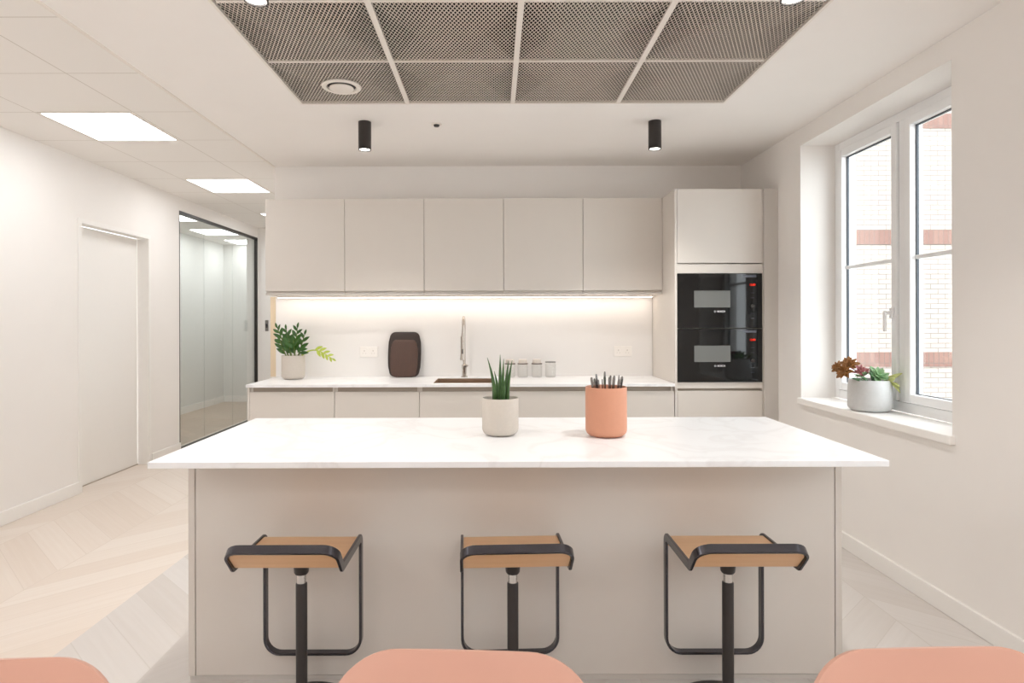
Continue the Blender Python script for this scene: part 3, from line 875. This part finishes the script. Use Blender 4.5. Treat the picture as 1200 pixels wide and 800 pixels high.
for (a, b) in (((.06, -.05, .168), (.10, -.09, .215)), ((.07, -.05, .168), (.115, -.07, .150)), ((.075, -.06, .168), (.10, -.105, .135)), ((.07, -.02, .168), (.115, -.05, .205)), ((.06, -.07, .168), (.06, -.125, .20)), ((.07, -.06, .17), (.085, -.12, .165))):
    ye.leaf(a, Vector(b)-Vector(a), (.3, -.6, .7), (Vector(b)-Vector(a)).length*1.25, .026, .2, .3, .002)
st.build('stem', M['succpink'], wp, True)
tag(g1.build('rosette', M['succ'], wp, True), 'pale green rosettes')
tag(g2.build('foliage', M['succdark'], wp, True), 'dark green strap leaves')
tag(br.build('rosette', M['succbrown'], wp, True), 'bronze brown heads hanging over the rim')
tag(pk.build('rosette', M['succpink'], wp, True), 'small pink rosettes')
tag(ye.build('foliage', M['succyel'], wp, True), 'yellow green trailing leaves')

# ------------------------------------------------------------------ bar stools
def fillet(ctrl, n=7):
    """ctrl: [(point, radius)] -> rounded polyline"""
    out = [Vector(ctrl[0][0])]
    for (p0, _), (p1, r), (p2, _) in zip(ctrl, ctrl[1:], ctrl[2:]):
        p0, p1, p2 = Vector(p0), Vector(p1), Vector(p2)
        a, b = (p0-p1).normalized(), (p2-p1).normalized()
        ang = a.angle(b)
        tl = r/math.tan(ang/2)
        cdir = (a+b).normalized(); cen = p1+cdir*(r/math.sin(ang/2))
        s, e = p1+a*tl, p1+b*tl
        vs, ve = s-cen, e-cen
        tot = vs.angle(ve); ax = vs.cross(ve).normalized()
        for i in range(n+1):
            out.append(cen+Matrix.Rotation(tot*i/n, 3, ax)@vs)
    out.append(Vector(ctrl[-1][0]))
    return out
HW = .172
VR, VV, VF = -.215, -.142, .140
ZR, ZV, ZF, ZB = .634, .553, .553, .135
half = fillet([((0, VR, ZR), 0), ((HW, VR, ZR), .045), ((HW, VV, ZV), .010), ((HW, VF, ZF), .022), ((HW, VF, ZB), .055), ((0, VF, ZB), 0)])
def band_frame():
    n = len(half)
    Bs = []
    for i in range(n):
        t = half[min(i+1, n-1)]-half[max(i-1, 0)]
        t2 = Vector((t.y, t.z))
        Bs.append(Vector((0, -t2.y, t2.x)).normalized() if t2.length > .12*t.length else None)
    first = next(b for b in Bs if b); 
    for i in range(n):
        if Bs[i] is None: Bs[i] = first if half[i].z > .4 else Vector((0, 1, 0))
    loop = [(p, b) for p, b in zip(half, Bs)]
    mir = [(Vector((-p.x, p.y, p.z)), b) for p, b in reversed(loop[1:-1])]
    loop = loop+mir
    m = MB(); N = len(loop); rings = []
    for i in range(N):
        p, b = loop[i]
        t = (loop[(i+1) % N][0]-loop[i-1][0]).normalized()
        b = (b-t*b.dot(t)).normalized(); nn = t.cross(b)
        w2, h2, ch = .0148, .0048, .0018
        sec = [(-w2+ch, -h2), (w2-ch, -h2), (w2, -h2+ch), (w2, h2-ch), (w2-ch, h2), (-w2+ch, h2), (-w2, h2-ch), (-w2, -h2+ch)]
        rings.append([m.bm.verts.new(p+b*u+nn*v_) for u, v_ in sec])
    for i in range(N):
        a, c_ = rings[i], rings[(i+1) % N]
        for q in range(8): m.bm.faces.new((a[q], a[(q+1) % 8], c_[(q+1) % 8], c_[q]))
    return m
def seat_mesh():
    # side profile of the plywood shell: rolled rear lip, dip, flat, rolled front edge
    prof = [Vector((0, VR+.004+(VV-VR)*i/14, ZR-.004+(ZV+.006-ZR)*i/14)) for i in range(9)]+fillet([((0, VR+.004+(VV-VR)*9/14, ZR-.004+(ZV+.006-ZR)*9/14), 0), ((0, VV+.004, ZV+.002), .02), ((0, VF-.006, ZF+.003), .03), ((0, VF-.004, ZF-.032), 0)], 8)
    th = .007; w = HW-.006; m = MB()
    P = [(p.y, p.z) for p in prof]
    n = len(P); up, lo = [], []
    for i in range(n):
        ty, tz = P[min(i+1, n-1)][0]-P[max(i-1, 0)][0], P[min(i+1, n-1)][1]-P[max(i-1, 0)][1]
        l = math.hypot(ty, tz); ny, nz = -tz/l, ty/l
        up.append((P[i][0]+ny*th, P[i][1]+nz*th)); lo.append((P[i][0]-ny*th, P[i][1]-nz*th))
    outline = up+lo[::-1]
    d = [0]
    for i in range(n-1): d.append(d[-1]+math.hypot(P[i+1][0]-P[i][0], P[i+1][1]-P[i][1]))
    rc = .046
    ws = [w-(rc-math.sqrt(max(0, rc*rc-(rc-q)**2)) if q < rc else 0) for q in d]
    ws = ws+ws[::-1]
    A = [m.bm.verts.new((-g, y, z)) for g, (y, z) in zip(ws, outline)]; B = [m.bm.verts.new((g, y, z)) for g, (y, z) in zip(ws, outline)]
    k_ = len(outline)
    for i in range(k_): m.bm.faces.new((A[i], A[(i+1) % k_], B[(i+1) % k_], B[i]))
    for i in range(n-1):
        j = k_-1-i
        m.bm.faces.new((A[i+1], A[i], A[j], A[j-1])); m.bm.faces.new((B[i], B[i+1], B[j-1], B[j]))
    return m
stool = thing('bar_stool', 'x', 'bar stool', (-.655, 2.14, 0), 0, 'bar stools at the island')
seat_mesh().build('seat', M['ply'], stool, True)
band_frame().build('frame', M['gunmetal'], stool, True)
MB().lathe([(0, .546), (.042, .546), (.042, .538), (.027, .520), (.024, .482), (.020, .476), (0, .476)], 32).build('mount', M['black'], stool, True)
MB().cyl((0, 0, .476), (0, 0, .44), .0155).build('piston', M['chrome'], stool, True)
MB().lathe([(0, .446), (.017, .446), (.019, .443), (.019, .012), (0, .012)], 32).build('column', M['black'], stool, True)
MB().lathe([(0, 0), (.181, 0), (.183, .003), (.182, .008), (.176, .011), (.03, .013), (.022, .017), (0, .017)], 72).build('base', M['black'], stool, True)
stool['label'] = 'oak bar stool with dark band frame, at the corridor end of the island'
dup(stool, (.061, 2.14, 0), math.radians(2.5), 'oak bar stool with dark band frame, in the middle of the island front')
dup(stool, (.790, 2.14, 0), 0, 'oak bar stool with dark band frame, at the window end of the island')

# ------------------------------------------------------------------ pink shell chairs
def chair_shell():
    # profile from front of seat (towards -y) to the top of the back
    prof = fillet([((0, -.44, .425), 0), ((0, -.40, .455), .05), ((0, -.03, .445), .10), ((0, .055, .788), 0)], 8)
    # resample evenly
    d = [0]
    for a, b in zip(prof, prof[1:]): d.append(d[-1]+(b-a).length)
    NS, NT = 44, 22
    tot = d[-1]
    def at(s):
        s = min(max(s, 0), tot)
        for i in range(len(d)-1):
            if d[i+1] >= s: return prof[i].lerp(prof[i+1], (s-d[i])/max(1e-9, d[i+1]-d[i]))
        return prof[-1]
    m = MB(); grid = []
    for i in range(NS+1):
        u = i/NS
        u2 = .5-.5*math.cos(PI*u)
        s = tot*u2
        p = at(s); q = at(s+.004); r_ = at(s-.004)
        tng = (q-r_).normalized(); nrm = Vector((0, -tng.z, tng.y))   # to the sitter's side
        # half width with rounded ends
        base = .222
        rc = .13 if u2 < .5 else .115
        e = min(s, tot-s)
        hw_ = base-(rc-math.sqrt(max(0, rc*rc-(rc-e)**2)) if e < rc else 0)*(1.0)
        row = []
        for j in range(NT+1):
            t = -1+2*j/NT
            t = math.sin(t*PI/2)
            cup = .045*(t*t)*math.sin(PI*min(1, max(0, u2*1.0)))
            row.append(m.bm.verts.new(p+Vector((t*hw_, 0, 0))+nrm*cup))
        grid.append(row)
    for i in range(NS):
        for j in range(NT):
            m.bm.faces.new((grid[i][j], grid[i][j+1], grid[i+1][j+1], grid[i+1][j]))
    return m
ch = thing('shell_chair', 'x', 'chair', (0, 0, 0), 0, 'pink shell chairs with their backs to the island')
so = chair_shell().build('shell', M['pink'], ch, True)
sol = so.modifiers.new('thick', 'SOLIDIFY'); sol.thickness = .011; sol.offset = 0
bv = so.modifiers.new('round', 'BEVEL'); bv.width = .004; bv.segments = 2; bv.limit_method = 'ANGLE'; bv.angle_limit = math.radians(50)
for sx in (-1, 1):
    for (y0, y1) in ((-.34, -.41), (-.10, .02)):
        MB().tube([(sx*.15, y0, .436), (sx*.165, y0+(y1-y0)*.2, .40), (sx*.215, y1, .001)], [.012, .012, .008], 12).build('leg', M['black'], ch, True)
m = MB()
m.tube([(-.15, -.34, .434), (.15, -.34, .434)], .009, 10).tube([(-.15, -.10, .430), (.15, -.10, .430)], .009, 10)
m.build('under_frame', M['black'], ch, True)
ch.location = (-.055, .985, 0); ch.rotation_euler = (0, 0, math.radians(-3))
ch['label'] = 'pink shell chair back in front of the middle bar stool'
dup(ch, (.718, .99, 0), math.radians(2), 'pink shell chair back in front of the window-end bar stool')
dup(ch, (-.812, .96, 0), math.radians(4), 'pink shell chair back at the corridor side, showing only its rounded corner')

# ------------------------------------------------------------------ light, sky, camera
wd = bpy.data.worlds.new('sky'); S.world = wd; wd.use_nodes = True
bg = wd.node_tree.nodes['Background']
bg.inputs[0].default_value = (.92, .97, 1.0, 1); bg.inputs[1].default_value = 3.0

cam = bpy.data.cameras.new('camera'); co = bpy.data.objects.new('camera', cam); C.objects.link(co)
cam.sensor_width = 36; cam.lens = 740/1200*36
cam.shift_x = 21/1200; cam.shift_y = -24/1200
cam.clip_start = .02
co.matrix_world = Matrix.Translation((0, 0, 1.33))@Matrix.Rotation(PI/2, 4, 'X')@Matrix.Rotation(-.0026, 4, 'Z')
S.camera = co
S.cycles.diffuse_bounces = 10; S.cycles.max_bounces = 16; S.cycles.transparent_max_bounces = 24
vs_ = S.view_settings
vs_.view_transform = 'Standard'; vs_.look = 'None'; vs_.gamma = 1; vs_.use_curve_mapping = False
vs_.exposure = 1.1
